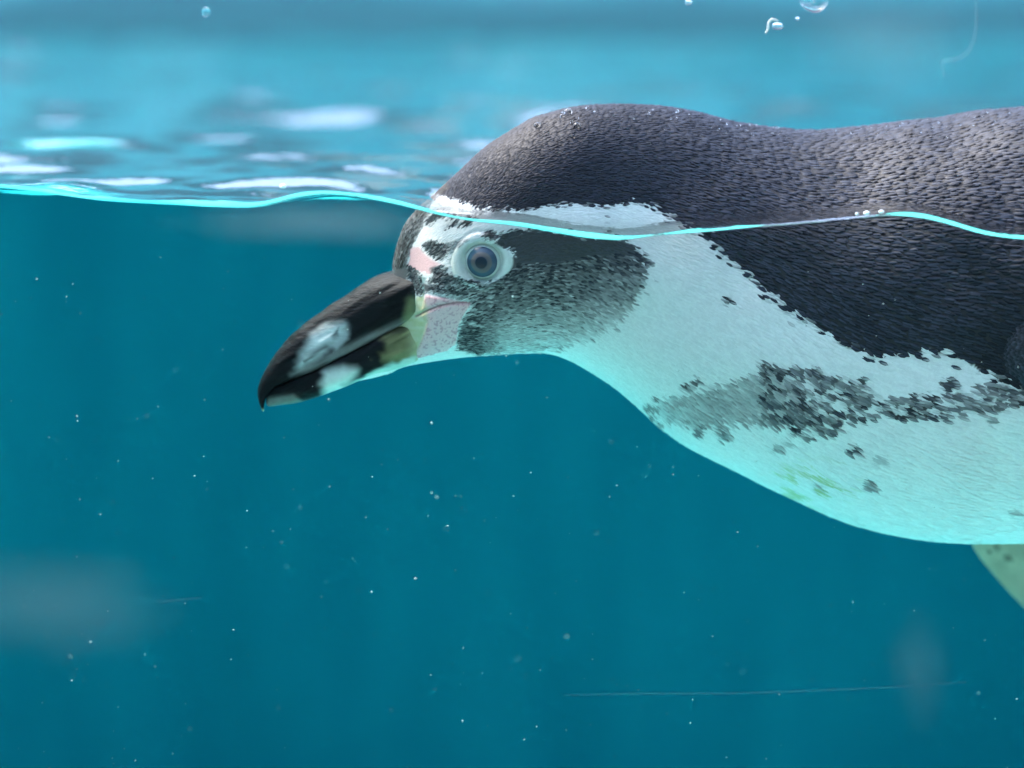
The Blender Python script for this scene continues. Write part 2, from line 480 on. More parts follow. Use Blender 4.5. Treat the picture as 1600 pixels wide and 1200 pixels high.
SPOTS = [(1135, 470, 7, .9), (1480, 600, 13, .95), (1330, 702, 10, .95), (1355, 757, 10, .7), (1212, 700, 9, .5), (1228, 690, 8, .4), (1372, 720, 10, .35),
         (1275, 760, 9, .35), (1582, 802, 8, .4), (1190, 568, 8, .9), (1205, 574, 8, .9), (1267, 580, 10, .9), (1277, 588, 9, .9), (1303, 592, 9, .9), (1345, 597, 9, .95),
         (1068, 603, 6, .8), (1086, 597, 7, .9), (1110, 655, 9, .6), (1128, 680, 9, .7), (1262, 682, 9, .8), (1283, 672, 9, .8), (1500, 640, 9, .8), (1475, 652, 7, .7),
         (1225, 655, 9, .8), (1240, 640, 9, .8), (1550, 655, 8, .7)]
tries = 0
while len(SPOTS) < 150 and tries < 6000:
    tries += 1
    x, y = dr.uniform(1190, 1760), dr.uniform(560, 690)
    if sdf(np.array([x]), np.array([y]), BAND)[0] < 1 and all((x - s[0]) ** 2 + (y - s[1]) ** 2 > 11 ** 2 for s in SPOTS):
        SPOTS.append((x, y, dr.uniform(6, 9.5), dr.uniform(.75, 1)))
for x, y in zip(dr.uniform(1010, 1200, 46), dr.uniform(600, 690, 46)):
    d = sdf(np.array([x]), np.array([y]), BAND_L)[0]
    if -8 < d < 14:
        SPOTS.append((x, y, dr.uniform(4, 7), dr.uniform(.5, .8)))

def markings(px, py, jit):
    """darkness 0..1, warm 0..1, green stain 0..1 for feathers at pixels; jit = per feather random offset"""
    jx, jy = px + jit[:, 0], py + jit[:, 1]
    d = (1 - smooth(sdf(jx, jy, BACK), -2, 2))
    ch = (1 - smooth(sdf(jx, jy, CHEEK), -2, 2))
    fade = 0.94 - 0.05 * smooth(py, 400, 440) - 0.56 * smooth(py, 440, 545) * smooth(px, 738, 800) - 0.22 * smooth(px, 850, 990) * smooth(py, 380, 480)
    pale_streak = (vnoise(px * 0.07 + 40 + py * .03, py * 0.5 - px * .12) > 0.62) & (px < 768) & (py > 440) & (py < 512)  # fine pale feather streaks in the dark cheek
    d = np.maximum(d, ch * fade * np.where(pale_streak, 0.45, 1.0))
    brow = (1 - smooth(sdf(jx, jy, BROW), -1, 1.5)) * np.where(jx > 698, 0.5, 0.92)
    st = (1 - smooth(sdf(jx, jy, STREAK), -1, 1.5)) * np.where(vnoise((px + 0.9 * py) * 0.22, (py - 0.6 * px) * 0.03) > 0.3, 0.95, 0.25)
    d = np.maximum(d, np.maximum(brow, st))
    fo = (1 - smooth(sdf(px + jit[:, 0] * .4, py + jit[:, 1] * .4, FOREHEAD), -2, 2))
    d = np.maximum(d, fo * 0.9)
    d = np.maximum(d, .9 * (1 - smooth(sdf(jx, jy, BILLEDGE), -1, 1.5)))
    bl = (1 - smooth(sdf(jx, jy, BAND_L), -3, 3)) * (0.34 + 0.22 * vnoise(px * .12, py * .25)) * smooth(px, 995, 1060)
    d = np.maximum(d, bl)
    for (x, y, r, s) in SPOTS:
        q = np.hypot((px - x) / 1.25, py - y + jit[:, 1] * .3)
        d = np.maximum(d, s * (1 - smooth(q, r * 0.65, r * 1.05)))
    q = np.hypot(px - 1265, (py - 752) * 1.8)
    gr = smooth(vnoise(px * .035 + 9 + py * .02, py * .17 - px * .05), .54, .72) * (1 - smooth(q, 40, 85))
    return d, fo, gr

EYE_PX = (753.5, 408.5)
def bare(px, py):
    """how bare the skin is (1 = no feathers)"""
    e = np.hypot((px - 752) / 51, (py - 409) / 31.5)
    b = 1 - smooth(e, .93, 1.07)
    for poly in (LORE, GAPE, YELLOW):
        b = np.maximum(b, 1 - smooth(sdf(px, py, poly), -2, 1))
    return b

# ---- the body: sections along its length fitted to the outline, then lofted
ST = [(556, 572, 596, 9), (585, 540, 590, 22), (606, 490, 584, 20), (613, 425, 580, 24), (620, 388, 577, 28), (632, 354, 573, 36), (650, 330, 569, 50),
      (680, 302, 564, 86), (720, 264, 559, 116), (760, 227, 556, 130), (820, 190, 551, 144), (860, 177, 552, 150), (900, 169, 566, 154), (945, 165, 594, 160), (985, 164, 627, 168),
      (1030, 167, 667, 180), (1080, 176, 704, 200), (1150, 191, 738, 228), (1220, 201, 774, 254), (1290, 205, 806, 277), (1360, 200, 827, 297), (1440, 189, 841, 315), (1520, 176, 847, 330),
      (1600, 168, 850, 342), (1800, 152, 850, 358), (2050, 150, 832, 358), (2300, 180, 790, 325), (2500, 240, 725, 265), (2650, 315, 655, 185), (2750, 385, 600, 110),
      (2815, 435, 565, 50), (2845, 470, 540, 8)]
spans = []
for a, b in zip(ST[:-1], ST[1:]):
    step = 1.0 if b[0] <= 625 else (1.3 if b[0] <= 860 else (3.0 if b[0] <= 1650 else 14.0))
    spans.append(max(4, int(max(b[0] - a[0], abs(b[1] - a[1]) * .5) / step)))
S = catmull(ST, spans)
ym = 0.086 + 0.026 * smooth(S[:, 0], 700, 1350)
NT, NTH = len(S), 640
th = np.linspace(0, 2 * np.pi, NTH, endpoint=False)
cs, sn = np.cos(th), np.sin(th)
ex = 2 / 2.15
CS, SN = np.sign(cs) * np.abs(cs) ** ex, np.sign(sn) * np.abs(sn) ** ex
cx = at(S[:, 0], (S[:, 1] + S[:, 2]) / 2, ym)
zt = at(S[:, 0], S[:, 1], ym)[:, 2]; zb = at(S[:, 0], S[:, 2], ym)[:, 2]
hw = S[:, 3] / PPM
for it in range(6):
    zm, hz = (zt + zb) / 2, (zt - zb) / 2
    G = np.empty((NT, NTH, 3))
    G[..., 0] = cx[:, 0][:, None]
    G[..., 1] = ym[:, None] - hw[:, None] * CS
    G[..., 2] = zm[:, None] + hz[:, None] * SN
    _, py = project(G)
    zt += (py.min(1) - S[:, 1]) / PPM * 0.9
    zb += (py.max(1) - S[:, 2]) / PPM * 0.9

def normals_of(G, wrap=True):
    dt = np.gradient(G, axis=0)
    dth = np.roll(G, -1, 1) - np.roll(G, 1, 1)
    n = np.cross(dt, dth)
    n /= np.linalg.norm(n, axis=-1, keepdims=True) + 1e-12
    return n, dt

N, _ = normals_of(G)
cen = G.mean(1, keepdims=True)
if ((G - cen) * N).sum() < 0:
    N = -N
# the near and far side share one map: mirror the far side before reading pixels
def side_pixels(Pts, ymed):
    Q = Pts.copy()
    far = Q[..., 1] > ymed
    Q[..., 1] = np.where(far, 2 * ymed - Q[..., 1], Q[..., 1])
    return project(Q)

PX, PY = side_pixels(G, ym[:, None] + 0 * G[..., 1])
# soft muscles and folds, eyelids, the gape crease
h = np.zeros_like(PX)
h += (vnoise(PX * .012, PY * .014) - .5) * 0.0016 * smooth(PX, 640, 800)
er = np.hypot((PX - EYE_PX[0]) / 1.04, PY - EYE_PX[1])
h += 0.0006 * np.exp(-((er - 38) / 8) ** 2) - 0.0003 * np.exp(-((er - 46) / 3) ** 2) - 0.0022 * (1 - smooth(er, 24, 33)) * (er < 40)
GL = [(734, 472), (718, 471), (705, 472.5), (690, 476), (676, 482), (662, 489), (650, 494)]
gd = np.abs(sdf(PX, PY, GL + GL[::-1][1:-1]))
h -= 0.0007 * np.exp(-(gd / 2.2) ** 2)
gp = 1 - smooth(sdf(PX, PY, GAPE), -4, 2)
h += gp * 0.0004
h += 0.0035 * np.exp(-(((PX - 690) / 40) ** 2 + ((PY - 455) / 45) ** 2)) * 0.6
G = G + N * h[..., None]
N, DT = normals_of(G)
if ((G - cen) * N).sum() < 0:
    N = -N

# skin colours
flat = PX.ravel(); flaty = PY.ravel()
jz = np.stack([(vnoise(flat * .35, flaty * .5) - .5) * 8, (vnoise(flat * .3 + 99, flaty * .5) - .5) * 8], -1)
dk, fo, gr = markings(flat, flaty, jz)
WHITE = np.array([0.80, 0.82, 0.80]); BLACK = np.array([0.014, 0.015, 0.019])
col = WHITE * (1 - dk[:, None]) + BLACK * dk[:, None]
def over(c, a, rgb):
    a = np.asarray(a)[:, None]
    return c * (1 - a) + np.array(rgb) * a
e = np.hypot((flat - 752) / 50, (flaty - 409) / 31)
col = over(col, 1 - smooth(e, .94, 1.04), (0.66, 0.70, 0.66))
erf = er.ravel()
col = over(col, 0.35 * np.exp(-((erf - 31) / 3) ** 2), (0.25, 0.30, 0.25))
pore = vnoise(flat * .42, flaty * .42)
col = over(col, 1 - smooth(sdf(flat, flaty, LORE), -4, 3), (0.66, 0.42, 0.42))
g1 = 1 - smooth(sdf(flat, flaty, GAPE), -2, 1.5)
col = over(col, g1, (0.80, 0.48, 0.49))
col = over(col, g1 * smooth(pore, .62, .75) * .65, (0.50, 0.18, 0.24))
yl = 1 - smooth(sdf(flat, flaty, YELLOW), -4, 4)
col = over(col, yl * (.7 + .3 * vnoise(flat * .1, flaty * .25)), (0.50, 0.50, 0.28))
col = over(col, np.exp(-(gd.ravel() / 1.5) ** 2) * .85, (0.28, 0.12, 0.14))
col = over(col, 1 - smooth(sdf(flat, flaty, NOSTRIP), -2, 2), (0.22, 0.32, 0.30))
col = over(col, gr * .4, (0.32, 0.42, 0.10))
caps_v = np.vstack([G.reshape(-1, 3), G[0].mean(0)[None], G[-1].mean(0)[None]])
n0 = NT * NTH
j = np.arange(NTH)
cap0 = np.stack([np.full(NTH, n0), j, (j + 1) % NTH], -1)
cap1 = np.stack([np.full(NTH, n0 + 1), (NT - 1) * NTH + (j + 1) % NTH, (NT - 1) * NTH + j], -1)
body = mesh_obj("body", caps_v, [grid_faces(NT, NTH, True), cap0, cap1], M_SKIN, penguin, np.vstack([col, [[.02] * 3], [[.02] * 3]]))

# ---- feathers: rows of small lapped blades lying back over a lofted surface
def feather_rows(G, N, length_fn, width_fn, ymed, row0, step_k=0.5, lat_k=0.8, seed=1):
    r = np.random.default_rng(seed)
    NT, NTH, _ = G.shape
    midline = np.concatenate([[0], np.cumsum(np.linalg.norm(np.diff(G.mean(1), axis=0), axis=1) + 0.25 * np.abs(np.diff(G[:, NTH // 4, 2])))])
    Ppx = project(G.mean(1))[0]
    s = midline[row0]; rows = []
    while s < midline[-1] - 1e-4:
        i = np.interp(s, midline, np.arange(NT))
        rows.append(i)
        s += step_k * length_fn(np.interp(i, np.arange(NT), Ppx)) / PPM
    pts, nrm, tan, pxr, par = [], [], [], [], []
    for q, i in enumerate(rows):
        i0 = int(min(i, NT - 2)); f = i - i0
        ring = G[i0] * (1 - f) + G[i0 + 1] * f
        rn = N[i0] * (1 - f) + N[i0 + 1] * f
        dt = G[i0 + 1] - G[i0]
        seg = np.linalg.norm(np.roll(ring, -1, 0) - ring, axis=1)
        cum = np.concatenate([[0], np.cumsum(seg)])
        wpx = width_fn(np.interp(i, np.arange(NT), Ppx))
        n = max(8, int(cum[-1] * PPM / (wpx * lat_k)))
        pos = ((np.arange(n) + (0.5 if q % 2 else 0) + r.uniform(-.28, .28, n)) / n * cum[-1]) % cum[-1]
        idx = np.interp(pos, cum, np.arange(NTH + 1))
        a0 = idx.astype(int) % NTH; a1 = (a0 + 1) % NTH; ff = (idx - idx.astype(int))[:, None]
        jt = r.uniform(-.75, .75, n)[:, None]
        p = ring[a0] * (1 - ff) + ring[a1] * ff
        d = dt[a0] * (1 - ff) + dt[a1] * ff
        dn = d / (np.linalg.norm(d, axis=1, keepdims=True) + 1e-12)
        p = p + dn * jt * (length_fn(np.interp(i, np.arange(NT), Ppx)) * step_k / PPM)
        if ymed is not None:
            yy = np.interp(i, np.arange(NT), ymed)
            kp = (p[:, 1] < yy + 0.012) | (r.random(n) < .35)
            p, dn, a0, a1, ff = p[kp], dn[kp], a0[kp], a1[kp], ff[kp]
            n = len(p)
        pts.append(p); nrm.append(rn[a0] * (1 - ff) + rn[a1] * ff); tan.append(dn)
        par.append(np.full(n, i))
    pts, nrm, tan, par = map(np.concatenate, (pts, nrm, tan, par))
    nrm /= np.linalg.norm(nrm, axis=1, keepdims=True)
    return pts, nrm, tan, par

def build_feathers(name, pts, nrm, tan, L, W, lift, col_root, col_mid, col_tip, parent, seed=3, col_edge=None):
    r = np.random.default_rng(seed)
    n = len(pts)
    tan = tan - (tan * nrm).sum(1, keepdims=True) * nrm
    tan /= np.linalg.norm(tan, axis=1, keepdims=True) + 1e-12
    lat = np.cross(nrm, tan)
    ang = r.normal(0, .10, n)[:, None]
    t2 = tan * np.cos(ang) + lat * np.sin(ang); lat = np.cross(nrm, t2)
    L = (L * r.uniform(.85, 1.2, n) / PPM)[:, None]; W = (W * r.uniform(.9, 1.15, n) / PPM)[:, None]
    lift = (lift * r.uniform(.6, 1.4, n) / PPM)[:, None]
    prof = [(0.0, -.30, .0), (0.0, .30, .0), (.4, -.5, .22), (.4, 0, .62), (.4, .5, .22), (.8, -.36, .55), (.8, 0, .95), (.8, .36, .55), (1.0, 0, .9)]
    V = np.empty((n, 9, 3)); C = np.empty((n, 9, 3))
    base = pts - nrm * lift * .35
    for k_, (u, v, h_) in enumerate(prof):
        V[:, k_] = base + t2 * L * (u - .35) + lat * W * v + nrm * lift * h_
        C[:, k_] = col_root if u == 0 else (col_mid if u < .6 else col_tip)
        if col_edge is not None and v != 0 and u > 0:
            C[:, k_] = col_edge
    o = (np.arange(n) * 9)[:, None]
    quads = np.concatenate([o + np.array([q]) for q in ([2, 5, 6, 3], [3, 6, 7, 4])])
    tris = np.concatenate([o + np.array([q]) for q in ([0, 2, 3], [0, 3, 1], [1, 3, 4], [5, 8, 6], [6, 8, 7])])
    return tag(mesh_obj(name, V.reshape(-1, 3), [quads, tris], M_FEATHER, parent, C.reshape(-1, 3)), kind="stuff")

flen = lambda p: np.interp(p, [600, 700, 800, 1000, 1200, 1600, 1750, 2000], [10, 10, 11, 14.5, 20, 24, 36, 60])
fwid = lambda p: np.interp(p, [600, 700, 800, 1000, 1200, 1600, 1750, 2000], [2.8, 2.9, 3.5, 4.8, 6.4, 8.0, 15, 26])
pts, nrm, tan, par = feather_rows(G, N, flen, fwid, ym, 30)
yml = np.interp(par, np.arange(NT), ym)
fpx, fpy = side_pixels(pts, yml)
keep = (bare(fpx, fpy) < 0.5) & (fpx > 604) & ~((fpx < 636) & (fpy > 420) & (fpy < 572)) & ~(sdf(fpx, fpy, NOSTRIP) < 0)
keep &= ~((fpx < 660) & (fpy > 464) & (fpy < 560))
pts, nrm, tan, yml, fpx, fpy = (a[keep] for a in (pts, nrm, tan, yml, fpx, fpy))
# feathers sweep down a little over the shoulder, and back-and-up over the face
down = np.array([0, 0, -1.0]) - nrm * (-nrm[:, 2:3])
tan = tan + down * (0.16 * smooth(fpx, 1000, 1250) + 0.12 * smooth(fpx, 1040, 1100) * smooth(fpy, 420, 480))[:, None]
r_ = np.random.default_rng(11)
jit = r_.normal(0, 1, (len(pts), 2)) * (np.interp(fpx, [650, 800, 1100], [1.2, 2.5, 6.0]))[:, None]
dk, fo, gr = markings(fpx, fpy, jit)
dk = np.clip(dk + (dk > .06) * (dk < .93) * r_.normal(0, 1, len(pts)) * np.where(fpy > 560, .08, .17), 0, 1)
rv = r_.uniform(.55, 1.45, len(pts))[:, None]
dkc = dk[:, None]
foc = fo[:, None]
wr_ = np.array([0.78, 0.80, 0.79]) * r_.uniform(.93, 1.03, len(pts))[:, None]
dark_root = np.array([0.005, 0.0055, 0.008]); dark_mid = np.array([0.024, 0.030, 0.046]); dark_tip = np.array([0.026, 0.028, 0.038])
# head feathers are blacker, back feathers have a slate sheen
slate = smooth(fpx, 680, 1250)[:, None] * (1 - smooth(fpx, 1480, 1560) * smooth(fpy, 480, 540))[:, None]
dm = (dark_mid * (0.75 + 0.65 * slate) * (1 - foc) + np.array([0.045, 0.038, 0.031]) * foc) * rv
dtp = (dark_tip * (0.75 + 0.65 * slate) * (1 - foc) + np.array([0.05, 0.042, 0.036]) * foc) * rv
dk1, _, _ = markings(fpx - .45 * flen(fpx), fpy, jit * .6)
dk2, _, _ = markings(fpx + .40 * flen(fpx), fpy, jit * .6)
dkr, dkt = (.5 * dk1 + .5 * dk)[:, None], (.55 * dk2 + .45 * dk)[:, None]
c_root = wr_ * (1 - dkr) + dark_root * dkr
c_mid = wr_ * (1 - dkc) + dm * dkc
c_tip = wr_ * (1 - dkt) + dm * .9 * dkt
c_edge = wr_ * .97 * (1 - dkc) + dark_root * dkc
grc = gr[:, None] * .85
stain = np.array([0.30, 0.42, 0.06])
c_mid, c_tip = c_mid * (1 - grc) + stain * grc, c_tip * (1 - grc) + stain * grc
isw = 1 - dk
fars = np.where(pts[:, 1] > yml + .012, 1.9, 1.0)
build_feathers("plumage", pts, nrm, tan, flen(fpx) * (1 + .25 * isw), fars * fwid(fpx) * (1 - .12 * isw), flen(fpx) * np.where(dk > .4, .2, .085), c_root, c_mid, c_tip, penguin, col_edge=c_edge)

# ---- bill
def loft_pairs(pairs, Y, n_span, nth, e_top, e_bot):
    K = catmull(pairs, n_span)
    T = at(K[:, 0], K[:, 1], Y); B = at(K[:, 2], K[:, 3], Y)
    c = (T + B) / 2; a = (T - B) / 2
    t = np.linspace(0, 2 * np.pi, nth, endpoint=False)
    c_, s_ = np.cos(t), np.sin(t)
    e_ = np.where(s_ > 0, 2 / e_top, 2 / e_bot)
    cc, ss = np.sign(c_) * np.abs(c_) ** e_, np.sign(s_) * np.abs(s_) ** e_
    wid = np.where(ss > 0, 1 - (0.25 if e_top < e_bot else 0.0) * ss ** 2, 1.0)
    Gp = c[:, None] + a[:, None] * ss[None, :, None] + np.array([0, -1.0, 0]) * (K[:, 4] / PPM)[:, None, None] * (cc * wid)[None, :, None]
    return Gp

def close_loft(name, Gp, mat, parent, colr, noise=0.0):
    nt_, nth, _ = Gp.shape
    n_ = nt_ * nth
    v = np.vstack([Gp.reshape(-1, 3), Gp[0].mean(0)[None], Gp[-1].mean(0)[None]])
    j_ = np.arange(nth)
    c0 = np.stack([np.full(nth, n_), j_, (j_ + 1) % nth], -1)
    c1 = np.stack([np.full(nth, n_ + 1), (nt_ - 1) * nth + (j_ + 1) % nth, (nt_ - 1) * nth + j_], -1)
    if colr.ndim == 2 and len(colr) == n_:
        colr = np.vstack([colr, colr[:1], colr[-1:]])
    return mesh_obj(name, v, [grid_faces(nt_, nth, True), c0, c1], mat, parent, colr)

YH = 0.086
UPB = [(680, 430, 696, 476, 48), (654, 417, 672, 486, 58), (622, 421, 650, 495, 53), (590, 431, 622, 510, 46), (566, 444, 594, 527, 41), (530, 467, 560, 546, 37), (500, 489, 528, 562, 33),
       (470, 510, 497, 577, 29), (445, 535, 468, 589, 25), (425, 561, 444, 598, 20), (410, 587, 426, 607, 15), (403, 608, 417, 620, 10), (404, 626, 413, 632, 6), (410, 642, 412.5, 643, 1.5)]
LOB = [(684, 486, 700, 556, 30), (650, 493, 660, 565, 37), (604, 517, 616, 577, 42), (562, 540, 574, 590, 38), (526, 558, 532, 607, 32), (492, 577, 496, 620, 27),
       (460, 591, 463, 629, 21), (436, 600, 437, 633, 14), (422, 606, 421, 635, 7), (416, 612, 416, 631, 2)]
GU = loft_pairs(UPB, YH, 16, 96, 2.0, 4.0)
GLo = loft_pairs(LOB, YH, 16, 96, 4.0, 2.0)

def bill_cols(Gp, upper):
    px, py = project(np.where(Gp[..., 1:2] > YH, Gp * [1, -1, 1] + [0, 2 * YH, 0], Gp))
    px, py = px.ravel(), py.ravel()
    w = (vnoise(px * .09, py * .16) - .5) * 7
    c = np.tile(np.array([0.006, 0.0065, 0.008]), (len(px), 1))
    grain = vnoise((px * .8 - py * .5) * .05, (px * .5 + py * .85) * .3)
    c = c * (0.7 + 1.1 * grain[:, None])
    if upper:
        patch = Z1([(300, 900), (330, 820), (380, 750), (440, 710), (520, 700), (470, 760), (420, 810), (360, 860)])
        c = over(c, (1 - smooth(sdf(px + w, py, patch), -7, 15)) * .95, (0.66, 0.74, 0.72))
        p2 = Z1([(460, 800), (500, 740), (560, 710), (540, 760), (480, 820)])
        c = over(c, (1 - smooth(sdf(px + w, py, p2), -3, 6)) * .75, (0.5, 0.55, 0.54))
        p3 = Z1([(250, 950), (340, 890), (430, 850), (560, 800), (700, 730), (880, 650), (880, 670), (700, 760), (560, 830), (440, 890), (330, 935)])
        c = over(c, (1 - smooth(sdf(px, py, p3), -5, 9)) * .75 * (.5 + grain * .7), (0.30, 0.29, 0.29))
        gr_ = Z1([(310, 880), (420, 800), (480, 730), (500, 700), (490, 735), (430, 810), (320, 890)])
        c = over(c, (1 - smooth(sdf(px, py, gr_), -1, 2)) * .75, (0.05, 0.05, 0.05))
        p4 = Z1([(870, 560), (930, 560), (930, 640), (880, 690), (840, 670)])
        c = over(c, (1 - smooth(sdf(px, py, p4), -4, 10)) * .55, (0.30, 0.33, 0.16))
        c = over(c, smooth(px, 640, 655) * .6, (0.05, 0.07, 0.07))
        c = over(c, smooth(py, 636, 642), (0.5, 0.5, 0.32))
    else:
        patch = Z1([(410, 1000), (440, 940), (520, 920), (580, 930), (560, 980), (500, 1030), (430, 1050)])
        c = over(c, (1 - smooth(sdf(px + w, py, patch), -8, 13)) * .95, (0.72, 0.80, 0.74))
        p5 = Z1([(130, 1080), (260, 1060), (300, 1090), (200, 1110), (120, 1115)])
        c = over(c, (1 - smooth(sdf(px, py, p5), -3, 6)) * .55, (0.30, 0.33, 0.30))
        ol = Z1([(720, 740), (880, 680), (950, 640), (1000, 700), (980, 860), (800, 900), (700, 880)])
        st = vnoise((px * .8 - py * .5) * .04, (px * .5 + py * .85) * .25)
        c = over(c, (1 - smooth(sdf(px + w * 3, py, ol), -14, 8)) * (.35 + .6 * st), (0.30, 0.29, 0.14))
        c = over(c, smooth(px, 630, 656) * .8, (0.5, 0.5, 0.32))
        un = Z1([(520, 1030), (640, 960), (760, 900), (900, 860), (900, 960), (560, 1050)])
        c = over(c, (1 - smooth(sdf(px + w, py + w * .6, un), -3, 5)) * .9, (0.55, 0.66, 0.58))
    return c

def bill_relief(Gp, amp):
    n_, _ = normals_of(Gp)
    if ((Gp - Gp.mean(1, keepdims=True)) * n_).sum() < 0:
        n_ = -n_
    px, py = project(Gp)
    d_ = (vnoise((px * .8 - py * .5) * .035 + 5, (px * .5 + py * .85) * .16) - .5) * amp
    d_ *= smooth(px, 405, 470)
    return Gp + n_ * d_[..., None]

GU = bill_relief(GU, 0.0006); GLo = bill_relief(GLo, 0.0004)
ub = close_loft("upper_bill", GU, M_BILL, penguin, bill_cols(GU, True))
lb = close_loft("lower_bill", GLo, M_BILL, penguin, bill_cols(GLo, False))
ub["label"] = "hooked black upper bill with a pale patch near its tip"
lb["label"] = "lower bill, black with a white patch and olive base"

# ---- eye
d2 = (PX - EYE_PX[0]) ** 2 + (PY - EYE_PX[1]) ** 2 + np.where(G[..., 1] > ym[:, None], 1e9, 0)
iy = np.unravel_index(np.argmin(d2), d2.shape)
def eye(side):
    ec = G[iy].copy(); en = N[iy].copy()
    if side > 0:
        ec[1] = 2 * ym[iy[0]] - ec[1]; en[1] = -en[1]
    R = 30 / PPM
    c = ec + en * (0.0026 - 0.72 * R)
    q = Vector(en).to_track_quat('Z', 'Y').to_matrix()
    q = np.array(q)
    def cap(a0, a1, rad, nseg=48, nring=10, name='eye', mat=None, parent=None):
        aa = np.linspace(a0, a1, nring); pp = np.linspace(0, 2 * np.pi, nseg, endpoint=False)
        v = np.stack([np.sin(aa)[:, None] * np.cos(pp), np.sin(aa)[:, None] * np.sin(pp), np.cos(aa)[:, None] + 0 * pp], -1).reshape(-1, 3) * rad
        v = v @ q.T + c
        return mesh_obj(name, v, grid_faces(nring, nseg, True), mat, parent)
    ball = cap(0.0, math.pi, R, 48, 32, 'eye', M_EYEW, penguin)
    cap(0.0, 0.88, R * 1.012, name='iris', mat=M_IRIS, parent=ball)
    cap(0.0, 0.29, R * 1.02, name='pupil', mat=M_PUPIL, parent=ball)
    return ball

def eye_mat(name, stops=None, colr=None):
    m, nt, out = new_mat(name)
    b = principled(nt, out, Roughness=0.18)
    b.inputs["Specular IOR Level"].default_value = 0.35
    b.inputs["Base Color"].default_value = (*(colr or (0.1, 0.1, 0.1)), 1)
    if stops:
        ge = nt.nodes.new("ShaderNodeTexCoord")
        v = nt.nodes.new("ShaderNodeVectorMath"); v.operation = 'DISTANCE'
        v.inputs[1].default_value = EYE_LOCAL
        nt.links.new(ge.outputs["Object"], v.inputs[0])
        mr = nt.nodes.new("ShaderNodeMapRange"); mr.inputs["From Max"].default_value = 30 / PPM
        nt.links.new(v.outputs["Value"], mr.inputs["Value"])
        r = ramp(nt, mr.outputs[0], stops)
        nt.links.new(r.outputs[0], b.inputs["Base Color"])
    return m
_c = G[iy] + N[iy] * (0.0026 - 0.72 * 30 / PPM + 30 / PPM)
EYE_LOCAL = tuple(_c - np.array(penguin.location))
M_EYEW = eye_mat("eye_white", colr=(0.60, 0.66, 0.64))
M_IRIS = eye_mat("eye_iris", [(0.0, (0.03, 0.05, 0.08)), (0.30, (0.035, 0.06, 0.095)), (0.36, (0.12, 0.105, 0.115)), (0.52, (0.13, 0.12, 0.13)), (0.60, (0.05, 0.09, 0.14)), (1.0, (0.03, 0.065, 0.11))])
M_PUPIL = eye_mat("eye_pupil", colr=(0.012, 0.022, 0.04))
eye(-1); eye(1)

# ---- flippers
def flipper(stations, colfn, seed, label):
    """stations: px, py, Y, half chord (px), half thickness (px), chord direction (dx, dy)"""
    K = catmull(stations, 20)
    c = at(K[:, 0], K[:, 1], K[:, 2])
    ch = K[:, 5:7] / np.linalg.norm(K[:, 5:7], axis=1, keepdims=True)
    cv = np.stack([ch[:, 0], 0 * ch[:, 0], -ch[:, 1]], -1) * (K[:, 3] / PPM)[:, None]
    tv = np.array([0, -1.0, 0]) * (K[:, 4] / PPM)[:, None]
    t = np.linspace(0, 2 * np.pi, 96, endpoint=False)
    Gf = c[:, None] + cv[:, None] * np.sin(t)[None, :, None] + tv[:, None] * (np.cos(t) * (0.55 + .45 * np.abs(np.cos(t))))[None, :, None]
    n_, _ = normals_of(Gf)
    if ((Gf - Gf.mean(1, keepdims=True)) * n_).sum() < 0:
        n_ = -n_
    o = close_loft("flipper", Gf, M_SKIN, penguin, colfn(*project(Gf.reshape(-1, 3)), Gf.reshape(-1, 3)))
    o["label"] = label
    p_, nn, tt, pr = feather_rows(Gf, n_, lambda p: 12.0, lambda p: 6.0, None, 2, seed=seed)
    cc = colfn(*project(p_), p_)
    rr = np.random.default_rng(seed).uniform(.7, 1.3, len(p_))[:, None]
    lum = cc.mean(1, keepdims=True)
    cm = np.where(lum < .1, cc * 3.0 * rr, cc)
    build_feathers("flipper_plumage", p_, nn, tt, np.full(len(p_), 15.0), np.full(len(p_), 6.0), np.full(len(p_), 2.2), cc, cm, cc, penguin, seed)
    return o

yn = 0.112 - 342 / PPM
def col_near(px, py, P3):
    return np.tile(np.array([0.016, 0.018, 0.026]), (len(px), 1))
flipper([(1500, 536, yn + .022, 20, 8, -.1, 1), (1535, 534, yn + .0145, 46, 26, -.15, 1), (1590, 538, yn + .0068, 64, 36, -.2, 1), (1660, 556, yn + .002, 76, 34, -.2, 1), (1800, 585, yn, 88, 28, -.15, 1),
         (2000, 615, yn + .002, 80, 22, -.1, 1), (2200, 640, yn + .006, 60, 16, -.1, 1), (2330, 655, yn + .01, 28, 9, -.1, 1), (2360, 660, yn + .011, 6, 3, -.1, 1)],
        col_near, 31, "black flipper lying back along the near side")
fr_ = np.random.default_rng(8)
FSP = [(1556, 853, 7), (1573, 869, 8), (1543, 858, 5), (1640, 905, 9), (1660, 960, 8), (1720, 1000, 9), (1620, 870, 6), (1700, 930, 8)]
def col_far(px, py, P3):
    c = np.tile(np.array([0.55, 0.44, 0.32]), (len(px), 1)) * (0.8 + .4 * vnoise(px * .05, py * .05))[:, None]
    for x, y, r in FSP:
        c = over(c, .65 * (1 - smooth(np.hypot((px - x) / 1.4, py - y), r * .2, r)), (0.03, 0.035, 0.03))
    back = (P3[:, 1] > 0.201)
    return np.where(back[:, None], np.array([0.02, 0.022, 0.03]), c)
flipper([(1514, 700, .190, 40, 30, -.72, .69), (1564, 780, .195, 78, 30, -.72, .69), (1614, 836, .198, 92, 26, -.72, .69), (1694, 915, .200, 95, 22, -.72, .69), (1804, 1020, .202, 85, 18, -.72, .69),
         (1914, 1125, .205, 60, 12, -.72, .69), (1974, 1180, .207, 28, 7, -.72, .69), (1990, 1196, .207, 6, 3, -.72, .69)],
        col_far, 32, "pale spotted underside of the far flipper hanging below the belly")

